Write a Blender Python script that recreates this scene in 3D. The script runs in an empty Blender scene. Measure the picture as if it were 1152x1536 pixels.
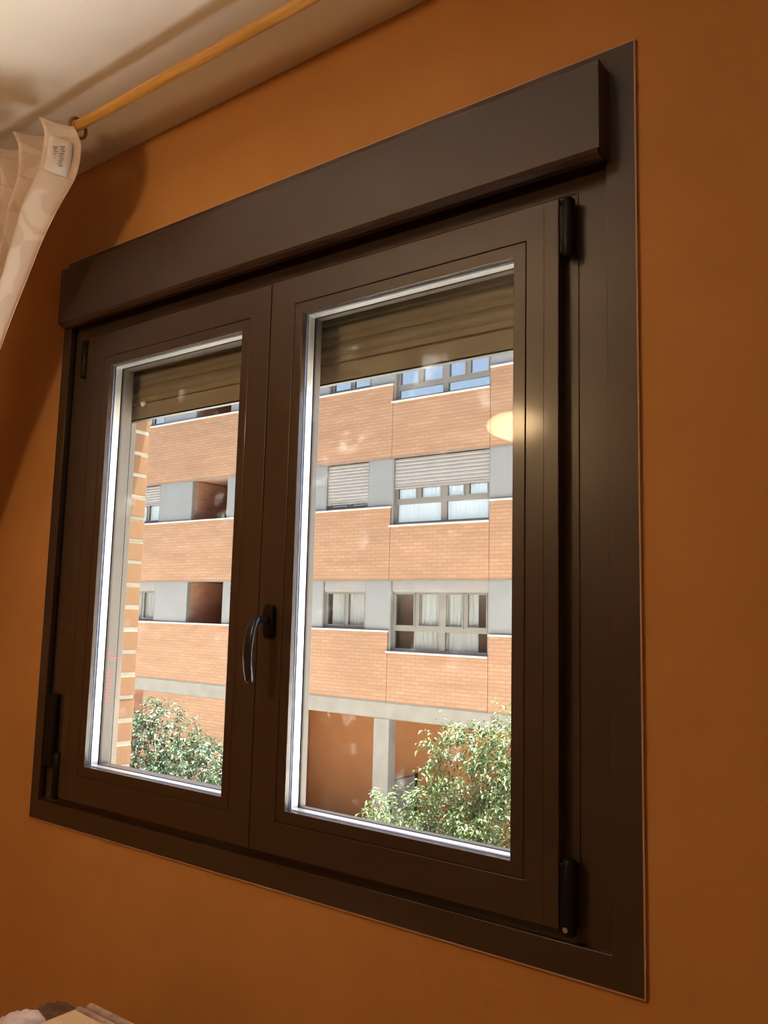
import bpy, bmesh, math, random
from mathutils import Vector, Matrix, noise

random.seed(7)
R = math.radians
scene = bpy.context.scene
C = scene.collection

# ------------------------------------------------------------------ camera
CAM = Vector((0.43236, -1.17454, 1.45154))
YAW, PITCH, ROLL = R(37.1382), R(6.9040), R(1.4190)
FPX = 1269.44
fw = Vector((-math.sin(YAW) * math.cos(PITCH), math.cos(YAW) * math.cos(PITCH), math.sin(PITCH)))
r0 = Vector((math.cos(YAW), math.sin(YAW), 0))
u0 = r0.cross(fw)
rt = math.cos(ROLL) * r0 + math.sin(ROLL) * u0
up = -math.sin(ROLL) * r0 + math.cos(ROLL) * u0
cd = bpy.data.cameras.new('camera')
cd.sensor_fit = 'VERTICAL'
cd.sensor_height = 36.0
cd.sensor_width = 27.0
cd.lens = FPX * 36.0 / 1536.0
cd.clip_start = 0.02
cd.clip_end = 300
cam = bpy.data.objects.new('camera', cd)
cam.matrix_world = Matrix(((rt.x, up.x, -fw.x, CAM.x), (rt.y, up.y, -fw.y, CAM.y), (rt.z, up.z, -fw.z, CAM.z), (0, 0, 0, 1)))
C.objects.link(cam)
scene.camera = cam

# ------------------------------------------------------------------ world, sun, exposure
SUN_DIR = Vector((0.10, 0.135, 0.95)).normalized()      # towards the sun
SUN_E = 58.0
SKY_STRENGTH = 0.80
w = bpy.data.worlds.new('sky_world')
scene.world = w
w.use_nodes = True
wn = w.node_tree
wn.nodes.clear()
sky = wn.nodes.new('ShaderNodeTexSky')
sky.sky_type = 'NISHITA'
sky.sun_disc = False
sky.sun_elevation = math.asin(SUN_DIR.z)
sky.sun_rotation = math.atan2(SUN_DIR.x, SUN_DIR.y)
sky.air_density = 1.0
sky.dust_density = 6.0
sky.ozone_density = 1.0
bgn = wn.nodes.new('ShaderNodeBackground')
bgn.inputs['Strength'].default_value = SKY_STRENGTH
won = wn.nodes.new('ShaderNodeOutputWorld')
wn.links.new(sky.outputs[0], bgn.inputs[0])
wn.links.new(bgn.outputs[0], won.inputs[0])
sl = bpy.data.lights.new('sun', 'SUN')
sl.energy = SUN_E
sl.angle = R(1.5)
sl.color = (1.0, 0.93, 0.82)
sun = bpy.data.objects.new('sun', sl)
sun.rotation_euler = (-SUN_DIR).to_track_quat('-Z', 'Y').to_euler()
sun.location = (8, 6, 20)
C.objects.link(sun)

vs = scene.view_settings
vs.view_transform = 'Standard'
vs.look = 'None'
vs.exposure = 0.0
vs.gamma = 1.0
vs.use_curve_mapping = False
scene.cycles.use_denoising = True
scene.cycles.max_bounces = 10
scene.cycles.transparent_max_bounces = 24
scene.cycles.caustics_reflective = False
scene.cycles.caustics_refractive = False
scene.cycles.sample_clamp_indirect = 30.0

LAMP_POS = Vector((-0.920, -1.33, 2.100))
LAMP_STRENGTH = 82.0

# ------------------------------------------------------------------ helpers
class MB:
    def __init__(s):
        s.v, s.f, s.uv = [], [], None

    def box(s, x0, x1, y0, y1, z0, z1):
        n = len(s.v)
        s.v += [(x, y, z) for z in (z0, z1) for y in (y0, y1) for x in (x0, x1)]
        for q in ((0, 2, 3, 1), (4, 5, 7, 6), (0, 1, 5, 4), (2, 6, 7, 3), (0, 4, 6, 2), (1, 3, 7, 5)):
            s.f.append(tuple(n + i for i in q))
        return s

    def ring(s, o, i, y0, y1):
        """rectangular picture-frame ring in the xz plane, o / i = (x0,x1,z0,z1), from depth y0 to y1"""
        n = len(s.v)
        for y in (y0, y1):
            for a in (o, i):
                s.v += [(a[0], y, a[2]), (a[1], y, a[2]), (a[1], y, a[3]), (a[0], y, a[3])]
        for k in range(4):
            j = (k + 1) % 4
            s.f.append((n + k, n + j, n + 4 + j, n + 4 + k))
            s.f.append((n + 8 + j, n + 8 + k, n + 12 + k, n + 12 + j))
            s.f.append((n + j, n + k, n + 8 + k, n + 8 + j))
            s.f.append((n + 4 + k, n + 4 + j, n + 12 + j, n + 12 + k))
        return s

    def prism_x(s, prof, x0, x1):
        """closed yz profile extruded along x"""
        n, m = len(s.v), len(prof)
        s.v += [(x0, y, z) for y, z in prof] + [(x1, y, z) for y, z in prof]
        for k in range(m):
            j = (k + 1) % m
            s.f.append((n + k, n + j, n + m + j, n + m + k))
        s.f.append(tuple(n + k for k in range(m))[::-1])
        s.f.append(tuple(n + m + k for k in range(m)))
        return s

    def tube(s, pts, rad, seg=10, closed=False, sx=1.0):
        """round tube through pts, rad a number or list"""
        pts = [Vector(p) for p in pts]
        n0, N = len(s.v), len(pts)
        prev = None
        for i, p in enumerate(pts):
            if closed:
                t = (pts[(i + 1) % N] - pts[i - 1]).normalized()
            else:
                t = (pts[min(i + 1, N - 1)] - pts[max(i - 1, 0)]).normalized()
            if prev is None:
                a = Vector((0, 0, 1)) if abs(t.z) < 0.9 else Vector((1, 0, 0))
                prev = t.cross(a).normalized()
            prev = (prev - t * prev.dot(t)).normalized()
            b = t.cross(prev)
            rr = rad[i] if isinstance(rad, (list, tuple)) else rad
            for k in range(seg):
                an = 2 * math.pi * k / seg
                s.v.append(tuple(p + prev * math.cos(an) * rr * sx + b * math.sin(an) * rr))
        for i in range(N if closed else N - 1):
            j = (i + 1) % N
            for k in range(seg):
                l = (k + 1) % seg
                s.f.append((n0 + i * seg + k, n0 + i * seg + l, n0 + j * seg + l, n0 + j * seg + k))
        if not closed:
            s.f.append(tuple(n0 + k for k in range(seg))[::-1])
            s.f.append(tuple(n0 + (N - 1) * seg + k for k in range(seg)))
        return s

    def lathe(s, prof, cx, cy, seg=24):
        """(r,z) profile turned about the vertical through cx, cy"""
        n0, N = len(s.v), len(prof)
        for r, z in prof:
            for k in range(seg):
                a = 2 * math.pi * k / seg
                s.v.append((cx + r * math.cos(a), cy + r * math.sin(a), z))
        for i in range(N - 1):
            for k in range(seg):
                l = (k + 1) % seg
                s.f.append((n0 + i * seg + k, n0 + i * seg + l, n0 + (i + 1) * seg + l, n0 + (i + 1) * seg + k))
        return s

    def build(s, name, mat, parent=None, smooth=False, bevel=0.0, seg=2):
        me = bpy.data.meshes.new(name)
        me.from_pydata(s.v, [], s.f)
        bm = bmesh.new()
        bm.from_mesh(me)
        bmesh.ops.recalc_face_normals(bm, faces=bm.faces)
        bm.to_mesh(me)
        bm.free()
        me.materials.append(mat)
        if smooth:
            me.polygons.foreach_set('use_smooth', [True] * len(me.polygons))
        if s.uv:
            l = me.uv_layers.new(name='UVMap')
            for lp in me.loops:
                l.data[lp.index].uv = s.uv[lp.vertex_index]
        o = bpy.data.objects.new(name, me)
        C.objects.link(o)
        if bevel:
            md = o.modifiers.new('bevel', 'BEVEL')
            md.width = bevel
            md.segments = seg
            md.limit_method = 'ANGLE'
            md.angle_limit = R(40)
        if parent is not None:
            attach(o, parent)
        return o


def attach(o, parent):
    m = Matrix.Identity(4)
    p = parent
    while p is not None:                      # parents here only carry plain locations
        m = Matrix.Translation(p.location) @ p.matrix_parent_inverse @ m if p.parent is None else m
        p = p.parent
    o.parent = parent
    if parent.parent is None:
        o.matrix_parent_inverse = Matrix.Translation(parent.location).inverted()


def empty(name, loc, label, cat, kind=None, group=None):
    o = bpy.data.objects.new(name, None)
    o.empty_display_size = 0.1
    o.location = loc
    C.objects.link(o)
    return tag(o, label, cat, kind, group)


def tag(o, label, cat, kind=None, group=None):
    o['label'] = label
    o['category'] = cat
    if kind:
        o['kind'] = kind
    if group:
        o['group'] = group
    return o


def copy_part(o, parent, dx=0, dy=0, dz=0):
    c = o.copy()
    C.objects.link(c)
    c.location = o.location + Vector((dx, dy, dz))
    c.parent = parent
    return c


# ------------------------------------------------------------------ materials
def newmat(name):
    m = bpy.data.materials.new(name)
    m.use_nodes = True
    nt = m.node_tree
    b = nt.nodes['Principled BSDF']
    return m, nt, b


def setp(b, col=None, rough=None, metal=None, spec=None, **kw):
    if col is not None:
        b.inputs['Base Color'].default_value = (*col, 1)
    if rough is not None:
        b.inputs['Roughness'].default_value = rough
    if metal is not None:
        b.inputs['Metallic'].default_value = metal
    if spec is not None:
        b.inputs['Specular IOR Level'].default_value = spec
    for k, v in kw.items():
        b.inputs[k.replace('_', ' ')].default_value = v


def nz(nt, scale, detail=4, rough=0.55, coord='Object', vec=None, stretch=None):
    tc = nt.nodes.new('ShaderNodeTexCoord')
    n = nt.nodes.new('ShaderNodeTexNoise')
    n.inputs['Scale'].default_value = scale
    n.inputs['Detail'].default_value = detail
    n.inputs['Roughness'].default_value = rough
    src = tc.outputs[coord]
    if stretch:
        mp = nt.nodes.new('ShaderNodeMapping')
        mp.inputs['Scale'].default_value = stretch
        nt.links.new(src, mp.inputs[0])
        src = mp.outputs[0]
    nt.links.new(src, n.inputs['Vector'])
    return n


def ramp(nt, fac, stops):
    r = nt.nodes.new('ShaderNodeValToRGB')
    while len(r.color_ramp.elements) < len(stops):
        r.color_ramp.elements.new(0.5)
    for e, (p, c) in zip(r.color_ramp.elements, stops):
        e.position = p
        e.color = (*c, 1)
    nt.links.new(fac, r.inputs[0])
    return r


def bump(nt, b, fac, strength, dist):
    bp = nt.nodes.new('ShaderNodeBump')
    bp.inputs['Strength'].default_value = strength
    bp.inputs['Distance'].default_value = dist
    nt.links.new(fac, bp.inputs['Height'])
    nt.links.new(bp.outputs[0], b.inputs['Normal'])
    return bp


def mottled(name, c1, c2, scale, rough=0.7, spec=0.3, bscale=None, bstr=0.2, bdist=0.002, metal=0, lo=0.35, hi=0.65, stretch=None):
    m, nt, b = newmat(name)
    n = nz(nt, scale, stretch=stretch)
    r = ramp(nt, n.outputs['Fac'], [(lo, c1), (hi, c2)])
    nt.links.new(r.outputs[0], b.inputs['Base Color'])
    setp(b, rough=rough, spec=spec, metal=metal)
    if bscale:
        n2 = nz(nt, bscale, 6)
        bump(nt, b, n2.outputs['Fac'], bstr, bdist)
    return m


M = {}
M['wall'] = mottled('orange_paint', (0.50, 0.235, 0.070), (0.56, 0.265, 0.082), 3.0, 0.75, 0.25, 160, 0.25, 0.002)
M['ceiling'] = mottled('white_ceiling_paint', (0.84, 0.82, 0.80), (0.87, 0.85, 0.83), 4.0, 0.9, 0.1, 120, 0.15, 0.001)
M['roomwall'] = mottled('cream_paint', (0.66, 0.50, 0.33), (0.70, 0.54, 0.36), 3.0, 0.85, 0.2, 120, 0.2, 0.001)
M['floor'] = mottled('wood_floor', (0.36, 0.22, 0.11), (0.46, 0.29, 0.15), 2.0, 0.5, 0.4, stretch=(1, 14, 1))
M['caulk'] = mottled('sealant', (0.50, 0.30, 0.22), (0.56, 0.34, 0.25), 30, 0.6)
M['plaster'] = mottled('grey_plaster', (0.45, 0.43, 0.40), (0.52, 0.5, 0.46), 8, 0.9, 0.1)


def brown_metal():
    m, nt, b = newmat('brown_lacquered_aluminium')
    n = nz(nt, 9, 3)
    r = ramp(nt, n.outputs['Fac'], [(0.35, (0.045, 0.0245, 0.0145)), (0.7, (0.051, 0.028, 0.017))])
    nt.links.new(r.outputs[0], b.inputs['Base Color'])
    setp(b, metal=0.0, spec=0.5, rough=0.36, Coat_Weight=0.30, Coat_Roughness=0.11)
    return m


M['brown'] = brown_metal()
M['taupe'] = mottled('taupe_aluminium', (0.105, 0.086, 0.068), (0.115, 0.098, 0.079), 10, 0.45, 0.5)
M['slat'] = mottled('bronze_shutter_slat', (0.296, 0.248, 0.186), (0.352, 0.296, 0.226), 7, 0.5, 0.4)
M['black'] = mottled('black_plastic', (0.006, 0.006, 0.007), (0.010, 0.010, 0.011), 10, 0.4, 0.2)
M['gasket'] = mottled('dark_rubber', (0.05, 0.04, 0.035), (0.06, 0.05, 0.045), 10, 0.7, 0.3)
M['alu'] = mottled('spacer_aluminium', (0.72, 0.72, 0.70), (0.80, 0.80, 0.78), 40, 0.38, 0.5, metal=0.75)
M['sealblue'] = mottled('blue_grey_sealant', (0.20, 0.24, 0.36), (0.24, 0.28, 0.42), 30, 0.5)
M['handle'] = mottled('dark_satin_metal', (0.015, 0.014, 0.015), (0.02, 0.019, 0.02), 20, 0.28, 0.5)
M['steel'] = mottled('bright_steel', (0.7, 0.7, 0.7), (0.75, 0.75, 0.75), 20, 0.25, metal=1)
M['white'] = mottled('white_plastic', (0.75, 0.74, 0.7), (0.8, 0.79, 0.76), 20, 0.4)
M['redink'] = mottled('red_marker', (0.42, 0.06, 0.07), (0.50, 0.09, 0.09), 200, 0.6)
M['rod'] = mottled('varnished_pine', (0.52, 0.25, 0.045), (0.66, 0.36, 0.09), 9, 0.33, 0.5, stretch=(0.6, 12, 12))
M['ringwood'] = mottled('brown_wood', (0.22, 0.085, 0.015), (0.32, 0.13, 0.03), 40, 0.35, 0.5)
M['concrete'] = mottled('concrete', (0.124, 0.117, 0.104), (0.149, 0.142, 0.126), 2.5, 0.85, 0.2, 30, 0.2, 0.004)
M['sill'] = mottled('pale_stone', (0.288, 0.267, 0.245), (0.310, 0.288, 0.267), 6, 0.6, 0.3)
M['greypanel'] = mottled('grey_composite_panel', (0.116, 0.119, 0.119), (0.128, 0.133, 0.133), 1.3, 0.45, 0.4)
M['greyframe'] = mottled('warm_grey_window_frame', (0.098, 0.090, 0.078), (0.106, 0.098, 0.087), 5, 0.5, 0.4)
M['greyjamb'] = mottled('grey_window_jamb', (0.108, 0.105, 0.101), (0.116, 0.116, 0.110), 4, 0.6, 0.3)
M['blindgrey'] = mottled('grey_roller_shutter', (0.131, 0.123, 0.117), (0.143, 0.135, 0.129), 4, 0.5, 0.4)
M['orange'] = mottled('orange_render', (0.167, 0.069, 0.025), (0.184, 0.080, 0.030), 1.2, 0.8, 0.2)
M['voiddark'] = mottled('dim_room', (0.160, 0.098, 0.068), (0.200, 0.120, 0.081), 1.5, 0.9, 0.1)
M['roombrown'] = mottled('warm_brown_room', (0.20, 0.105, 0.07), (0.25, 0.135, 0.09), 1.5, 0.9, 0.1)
M['ground'] = mottled('pale_paving', (0.58, 0.56, 0.53), (0.66, 0.64, 0.60), 0.8, 0.85, 0.2)
M['bark'] = mottled('bark', (0.16, 0.11, 0.07), (0.24, 0.17, 0.11), 12, 0.9, 0.1, stretch=(1, 1, 0.2))
M['cabinet'] = mottled('dark_wood', (0.12, 0.06, 0.03), (0.18, 0.09, 0.045), 3, 0.4, 0.4, stretch=(1, 14, 14))
M['sheer'] = None


def brick_mat(name, c1, c2, mort, bump_s=0.35, w=0.30, h=0.092, mt=0.013):
    m, nt, b = newmat(name)
    tc = nt.nodes.new('ShaderNodeTexCoord')
    sp = nt.nodes.new('ShaderNodeSeparateXYZ')
    cb = nt.nodes.new('ShaderNodeCombineXYZ')
    ad = nt.nodes.new('ShaderNodeMath')
    nt.links.new(tc.outputs['Object'], sp.inputs[0])
    nt.links.new(sp.outputs[0], ad.inputs[0])
    nt.links.new(sp.outputs[1], ad.inputs[1])
    nt.links.new(ad.outputs[0], cb.inputs[0])
    nt.links.new(sp.outputs[2], cb.inputs[1])
    br = nt.nodes.new('ShaderNodeTexBrick')
    br.inputs['Color1'].default_value = (*c1, 1)
    br.inputs['Color2'].default_value = (*c2, 1)
    br.inputs['Mortar'].default_value = (*mort, 1)
    br.inputs['Scale'].default_value = 1.0
    br.inputs['Mortar Size'].default_value = mt
    br.inputs['Mortar Smooth'].default_value = 0.2
    br.inputs['Bias'].default_value = 0.0
    br.inputs['Brick Width'].default_value = w
    br.inputs['Row Height'].default_value = h
    nt.links.new(cb.outputs[0], br.inputs['Vector'])
    n = nz(nt, 1.1, 5, 0.6, stretch=(0.5, 0.5, 3.0))
    rp = ramp(nt, n.outputs['Fac'], [(0.3, (0.86, 0.86, 0.86)), (0.7, (1.1, 1.1, 1.1))])
    mx = nt.nodes.new('ShaderNodeMix')
    mx.data_type = 'RGBA'
    mx.blend_type = 'MULTIPLY'
    mx.inputs[0].default_value = 1.0
    nt.links.new(br.outputs['Color'], mx.inputs[6])
    nt.links.new(rp.outputs[0], mx.inputs[7])
    nt.links.new(mx.outputs[2], b.inputs['Base Color'])
    inv = nt.nodes.new('ShaderNodeMath')
    inv.operation = 'SUBTRACT'
    inv.inputs[0].default_value = 1.0
    nt.links.new(br.outputs['Fac'], inv.inputs[1])
    bump(nt, b, inv.outputs[0], bump_s, 0.01)
    setp(b, rough=0.85, spec=0.2)
    return m


M['brickfar'] = brick_mat('pale_orange_brickwork', (0.210, 0.130, 0.080), (0.191, 0.110, 0.065), (0.165, 0.097, 0.063))
M['brickshade'] = brick_mat('shade_toned_brickwork', (0.260, 0.122, 0.080), (0.218, 0.096, 0.061), (0.208, 0.113, 0.080))  # red-brown tone puts the shade of the recesses into the brick colour
M['brickout'] = brick_mat('own_house_brickwork', (0.239, 0.128, 0.050), (0.216, 0.108, 0.039), (0.193, 0.174, 0.139), h=0.057, mt=0.009)


def brick_piece():
    m, nt, b = newmat('fired_orange_clay')
    n = nz(nt, 7, 4)
    r = ramp(nt, n.outputs['Fac'], [(0.3, (0.122, 0.066, 0.034)), (0.7, (0.149, 0.085, 0.047))])
    n2 = nz(nt, 120, 5, 0.7)
    r2 = ramp(nt, n2.outputs['Fac'], [(0.33, (0.45, 0.40, 0.35)), (0.43, (1, 1, 1))])
    mx = nt.nodes.new('ShaderNodeMix')
    mx.data_type = 'RGBA'
    mx.blend_type = 'MULTIPLY'
    mx.inputs[0].default_value = 0.8
    nt.links.new(r.outputs[0], mx.inputs[6])
    nt.links.new(r2.outputs[0], mx.inputs[7])
    nt.links.new(mx.outputs[2], b.inputs['Base Color'])
    bump(nt, b, n2.outputs['Fac'], 0.4, 0.002)
    setp(b, rough=0.85, spec=0.2)
    return m


M['brick'] = brick_piece()
M['mortar'] = mottled('pale_mortar', (0.222, 0.209, 0.178), (0.259, 0.246, 0.209), 60, 0.9, 0.1, 200, 0.3, 0.002)


def glass_mat(name, tint, dirt, ior=1.5, spec_rough=0.0):
    m = bpy.data.materials.new(name)
    m.use_nodes = True
    nt = m.node_tree
    nt.nodes.clear()
    out = nt.nodes.new('ShaderNodeOutputMaterial')
    tr = nt.nodes.new('ShaderNodeBsdfTransparent')
    tr.inputs[0].default_value = (*tint, 1)
    gl = nt.nodes.new('ShaderNodeBsdfGlossy')
    gl.inputs['Roughness'].default_value = spec_rough
    fr = nt.nodes.new('ShaderNodeFresnel')
    ge = nt.nodes.new('ShaderNodeNewGeometry')
    mr = nt.nodes.new('ShaderNodeMapRange')
    mr.inputs[3].default_value = ior
    mr.inputs[4].default_value = 1.0 / ior
    nt.links.new(ge.outputs['Backfacing'], mr.inputs[0])
    nt.links.new(mr.outputs[0], fr.inputs['IOR'])
    mx = nt.nodes.new('ShaderNodeMixShader')
    nt.links.new(fr.outputs[0], mx.inputs[0])
    nt.links.new(tr.outputs[0], mx.inputs[1])
    nt.links.new(gl.outputs[0], mx.inputs[2])
    last = mx
    if dirt:
        n = nz(nt, 14, 6, 0.7)
        r = ramp(nt, n.outputs['Fac'], [(0.62, (0.0, 0.0, 0.0)), (0.85, (dirt, dirt, dirt))])
        tl = nt.nodes.new('ShaderNodeBsdfTranslucent')
        tl.inputs[0].default_value = (0.85, 0.85, 0.85, 1)
        m2 = nt.nodes.new('ShaderNodeMixShader')
        nt.links.new(r.outputs[0], m2.inputs[0])
        nt.links.new(mx.outputs[0], m2.inputs[1])
        nt.links.new(tl.outputs[0], m2.inputs[2])
        last = m2
    nt.links.new(last.outputs[0], out.inputs[0])
    return m


M['glass'] = glass_mat('clear_window_glass', (0.985, 0.995, 0.99), 0.10, 1.14)
M['farglass'] = glass_mat('house_window_glass', (0.95, 0.96, 0.95), 0, 3.1)


def fabric(name, c1, c2, transl=0.35, uv=False):
    m = bpy.data.materials.new(name)
    m.use_nodes = True
    nt = m.node_tree
    nt.nodes.clear()
    out = nt.nodes.new('ShaderNodeOutputMaterial')
    df = nt.nodes.new('ShaderNodeBsdfDiffuse')
    tl = nt.nodes.new('ShaderNodeBsdfTranslucent')
    mx = nt.nodes.new('ShaderNodeMixShader')
    mx.inputs[0].default_value = transl
    if uv:
        tc = nt.nodes.new('ShaderNodeTexCoord')
        n = nt.nodes.new('ShaderNodeTexNoise')
        n.inputs['Scale'].default_value = 7.0
        n.inputs['Detail'].default_value = 1.0
        nt.links.new(tc.outputs['UV'], n.inputs['Vector'])
        va = nt.nodes.new('ShaderNodeVectorMath')
        va.operation = 'MULTIPLY_ADD'
        va.inputs[1].default_value = (0.16, 0.16, 0.16)
        nt.links.new(n.outputs['Color'], va.inputs[0])
        nt.links.new(tc.outputs['UV'], va.inputs[2])
        vo = nt.nodes.new('ShaderNodeTexVoronoi')
        vo.inputs['Scale'].default_value = 4.5
        vo.inputs['Randomness'].default_value = 0.6
        nt.links.new(va.outputs[0], vo.inputs['Vector'])
        sn = nt.nodes.new('ShaderNodeMath')
        sn.operation = 'MULTIPLY'
        sn.inputs[1].default_value = 13.0
        nt.links.new(vo.outputs['Distance'], sn.inputs[0])
        s2 = nt.nodes.new('ShaderNodeMath')
        s2.operation = 'SINE'
        nt.links.new(sn.outputs[0], s2.inputs[0])
        r = ramp(nt, s2.outputs[0], [(0.40, c1), (0.70, c2)])
    else:
        n = nz(nt, 30, 4)
        r = ramp(nt, n.outputs['Fac'], [(0.35, c1), (0.65, c2)])
    nt.links.new(r.outputs[0], df.inputs[0])
    nt.links.new(r.outputs[0], tl.inputs[0])
    nt.links.new(df.outputs[0], mx.inputs[1])
    nt.links.new(tl.outputs[0], mx.inputs[2])
    nt.links.new(mx.outputs[0], out.inputs[0])
    return m


M['curtain'] = fabric('blush_damask_cloth', (0.74, 0.60, 0.52), (0.83, 0.72, 0.64), 0.30, True)
M['tag'] = fabric('white_label_cloth', (0.74, 0.68, 0.66), (0.78, 0.72, 0.70), 0.1)
M['ink'] = mottled('grey_thread', (0.22, 0.20, 0.25), (0.28, 0.26, 0.3), 200, 0.8)
M['sheer'] = fabric('white_sheer_curtain', (0.828, 0.853, 0.885), (0.885, 0.900, 0.900), 0.3)


def leaf_mat(name, c1, c2, rough, transl, spec=0.5):
    m, nt, b = newmat(name)
    n = nz(nt, 5, 3)
    r = ramp(nt, n.outputs['Fac'], [(0.3, c1), (0.7, c2)])
    nt.links.new(r.outputs[0], b.inputs['Base Color'])
    setp(b, rough=rough, spec=spec)
    tl = nt.nodes.new('ShaderNodeBsdfTranslucent')
    br = nt.nodes.new('ShaderNodeMix')
    br.data_type = 'RGBA'
    br.blend_type = 'MULTIPLY'
    br.inputs[0].default_value = 1.0
    br.inputs[7].default_value = (1.25, 1.3, 0.6, 1)
    nt.links.new(r.outputs[0], br.inputs[6])
    nt.links.new(br.outputs[2], tl.inputs[0])
    mx = nt.nodes.new('ShaderNodeMixShader')
    mx.inputs[0].default_value = transl
    out = nt.nodes['Material Output']
    nt.links.new(b.outputs[0], mx.inputs[1])
    nt.links.new(tl.outputs[0], mx.inputs[2])
    nt.links.new(mx.outputs[0], out.inputs[0])
    return m


M['leafR'] = leaf_mat('fresh_green_leaf', (0.024, 0.044, 0.011), (0.047, 0.074, 0.023), 0.50, 0.30)
M['leafL'] = leaf_mat('deep_green_glossy_leaf', (0.012, 0.027, 0.012), (0.025, 0.050, 0.022), 0.36, 0.15, 0.35)

# ================================================================== SETTING: the room
RX0, RX1, RY0, CZ = -2.45, 1.65, -3.45, 2.578


def struct(name, mb, mat, label, cat, **k):
    return tag(mb.build(name, mat, **k), label, cat, 'structure')


# window wall, with its opening
OX0, OX1, OZ0, OZ1 = -1.478, -0.033, 0.982, 2.30
mb = MB()
mb.ring((RX0 - 0.1, RX1 + 0.1, -0.1, 2.75), (OX0, OX1, OZ0, OZ1), 0.004, 0.128)
wall_window = struct('wall_window', mb, M['wall'], 'warm orange-brown painted wall around the window', 'wall')

struct('ceiling', MB().box(RX0 - 0.1, RX1 + 0.1, RY0 - 0.1, 0.0035, CZ, CZ + 0.12), M['ceiling'], 'white painted ceiling above the curtain rod', 'ceiling')
struct('floor', MB().box(RX0 - 0.1, RX1 + 0.1, RY0 - 0.1, 0.0035, -0.12, 0), M['floor'], 'brown wooden room floor below the window', 'floor')
struct('wall_left', MB().box(RX0 - 0.1, RX0, RY0, 0.0035, 0, CZ), M['wall'], 'orange side wall beyond the curtain', 'wall')
struct('wall_right', MB().box(RX1, RX1 + 0.1, RY0, 0.0035, 0, CZ), M['roomwall'], 'cream side wall away from the curtain', 'wall')
struct('wall_back', MB().box(RX0 - 0.1, RX1 + 0.1, RY0 - 0.1, RY0, 0, CZ), M['roomwall'], 'cream wall facing the window', 'wall')

# outer brick leaf of our own house
wall_ext = struct('wall_outer', MB().ring((-16, 7, -4.3, 9.0), (-1.522, 0.022, 0.955, 2.00), 0.13, 0.206), M['brickout'],
                  'outer face of our house, orange brick', 'wall')
# reveal bricks, one by one
mort_l = MB().box(-1.521, -1.4022, 0.131, 0.2055, 0.956, 1.999).build('mortar', M['mortar'], wall_ext)
mort_r = MB().box(-0.0978, 0.021, 0.131, 0.2055, 0.956, 1.999).build('mortar', M['mortar'], wall_ext)
bz0 = 1.113 + 0.0048
bme = None
rb = random.Random(3)
for side, (bx0, bx1) in enumerate(((-1.5205, -1.400), (-0.100, 0.0205))):
    for k in range(-2, 16):
        z = bz0 + 0.057 * k
        if bme is None:
            o = MB().box(0, 0.1205, 0, 0.0745, 0, 0.0475).build('brick', M['brick'], None, bevel=0.0015)
            bme = o.data
        else:
            o = bpy.data.objects.new('brick', bme)
            C.objects.link(o)
            md = o.modifiers.new('bevel', 'BEVEL')
            md.width = 0.0015
            md.segments = 1
        o.parent = wall_ext
        o.location = (bx0 + rb.uniform(-0.0015, 0.0015), 0.1325 + rb.uniform(-0.001, 0.0015), z)
        o.rotation_euler = (0, 0, rb.uniform(-0.006, 0.006))

# outside sill of the window
mb = MB().prism_x([(0.062, 0.957), (0.27, 0.957), (0.27, 0.968), (0.062, 0.992)], -1.40, -0.10)
sill_o = mb.build('outside_sill', M['sill'], wall_ext, bevel=0.003)

# ================================================================== SETTING: the window
win = empty('window_1', (-0.75, 0, 0.95), 'dark brown aluminium two-leaf window with shutter box on orange wall', 'window', 'structure')
# thin sealant bead round the casing
MB().ring((-1.5015, 0.0015, 0.9485, 2.3345), (-1.499, -0.001, 0.951, 2.332), -0.001, 0.004).build('sealant', M['caulk'], win)
# casing: four mitred boards
co, ci = (-1.5, 0.0, 0.95, 2.333), (-1.466, -0.046, 0.995, 2.20)
MB().ring(co, ci, -0.001, 0.011).build('casing', M['brown'], win, bevel=0.0012)
# fixed frame, stepped
fr = MB()
fr.ring((-1.475, -0.036, 0.985, 2.24), (-1.3625, -0.1315, 1.0245, 2.0975), 0.0115, 0.060)
fr.build('fixed_frame', M['brown'], win, bevel=0.001)
rg = MB().ring((-1.404, -0.0965, 1.004, 2.122), (-1.4015, -0.0995, 1.0065, 2.1195), 0.0095, 0.0117)
rg.build('frame_ridge', M['brown'], win)

# shutter box with end caps and rounded lower lip
BX0, BX1, BZ0, BZ1, BD = -1.462, -0.040, 2.151, 2.294, -0.042
prof = [(-0.0015, BZ0 + 0.004), (-0.018, BZ0 - 0.008), (-0.030, BZ0 - 0.008), (-0.0385, BZ0 - 0.003), (-0.0405, BZ0), (BD, BZ0 + 0.002), (BD, BZ1 - 0.002), (BD + 0.002, BZ1), (-0.0015, BZ1)]
box = MB().prism_x(prof, BX0 + 0.004, BX1 - 0.003).build('shutter_box', M['brown'], win)
prof2 = [(-0.0012, BZ0 + 0.001), (BD - 0.0006, BZ0 + 0.001), (BD - 0.0006, BZ1 + 0.0006), (-0.0012, BZ1 + 0.0006)]
for a, b in ((BX0, BX0 + 0.004), (BX1 - 0.003, BX1)):
    MB().prism_x(prof2, a, b).build('end_cap', M['brown'], box)

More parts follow.
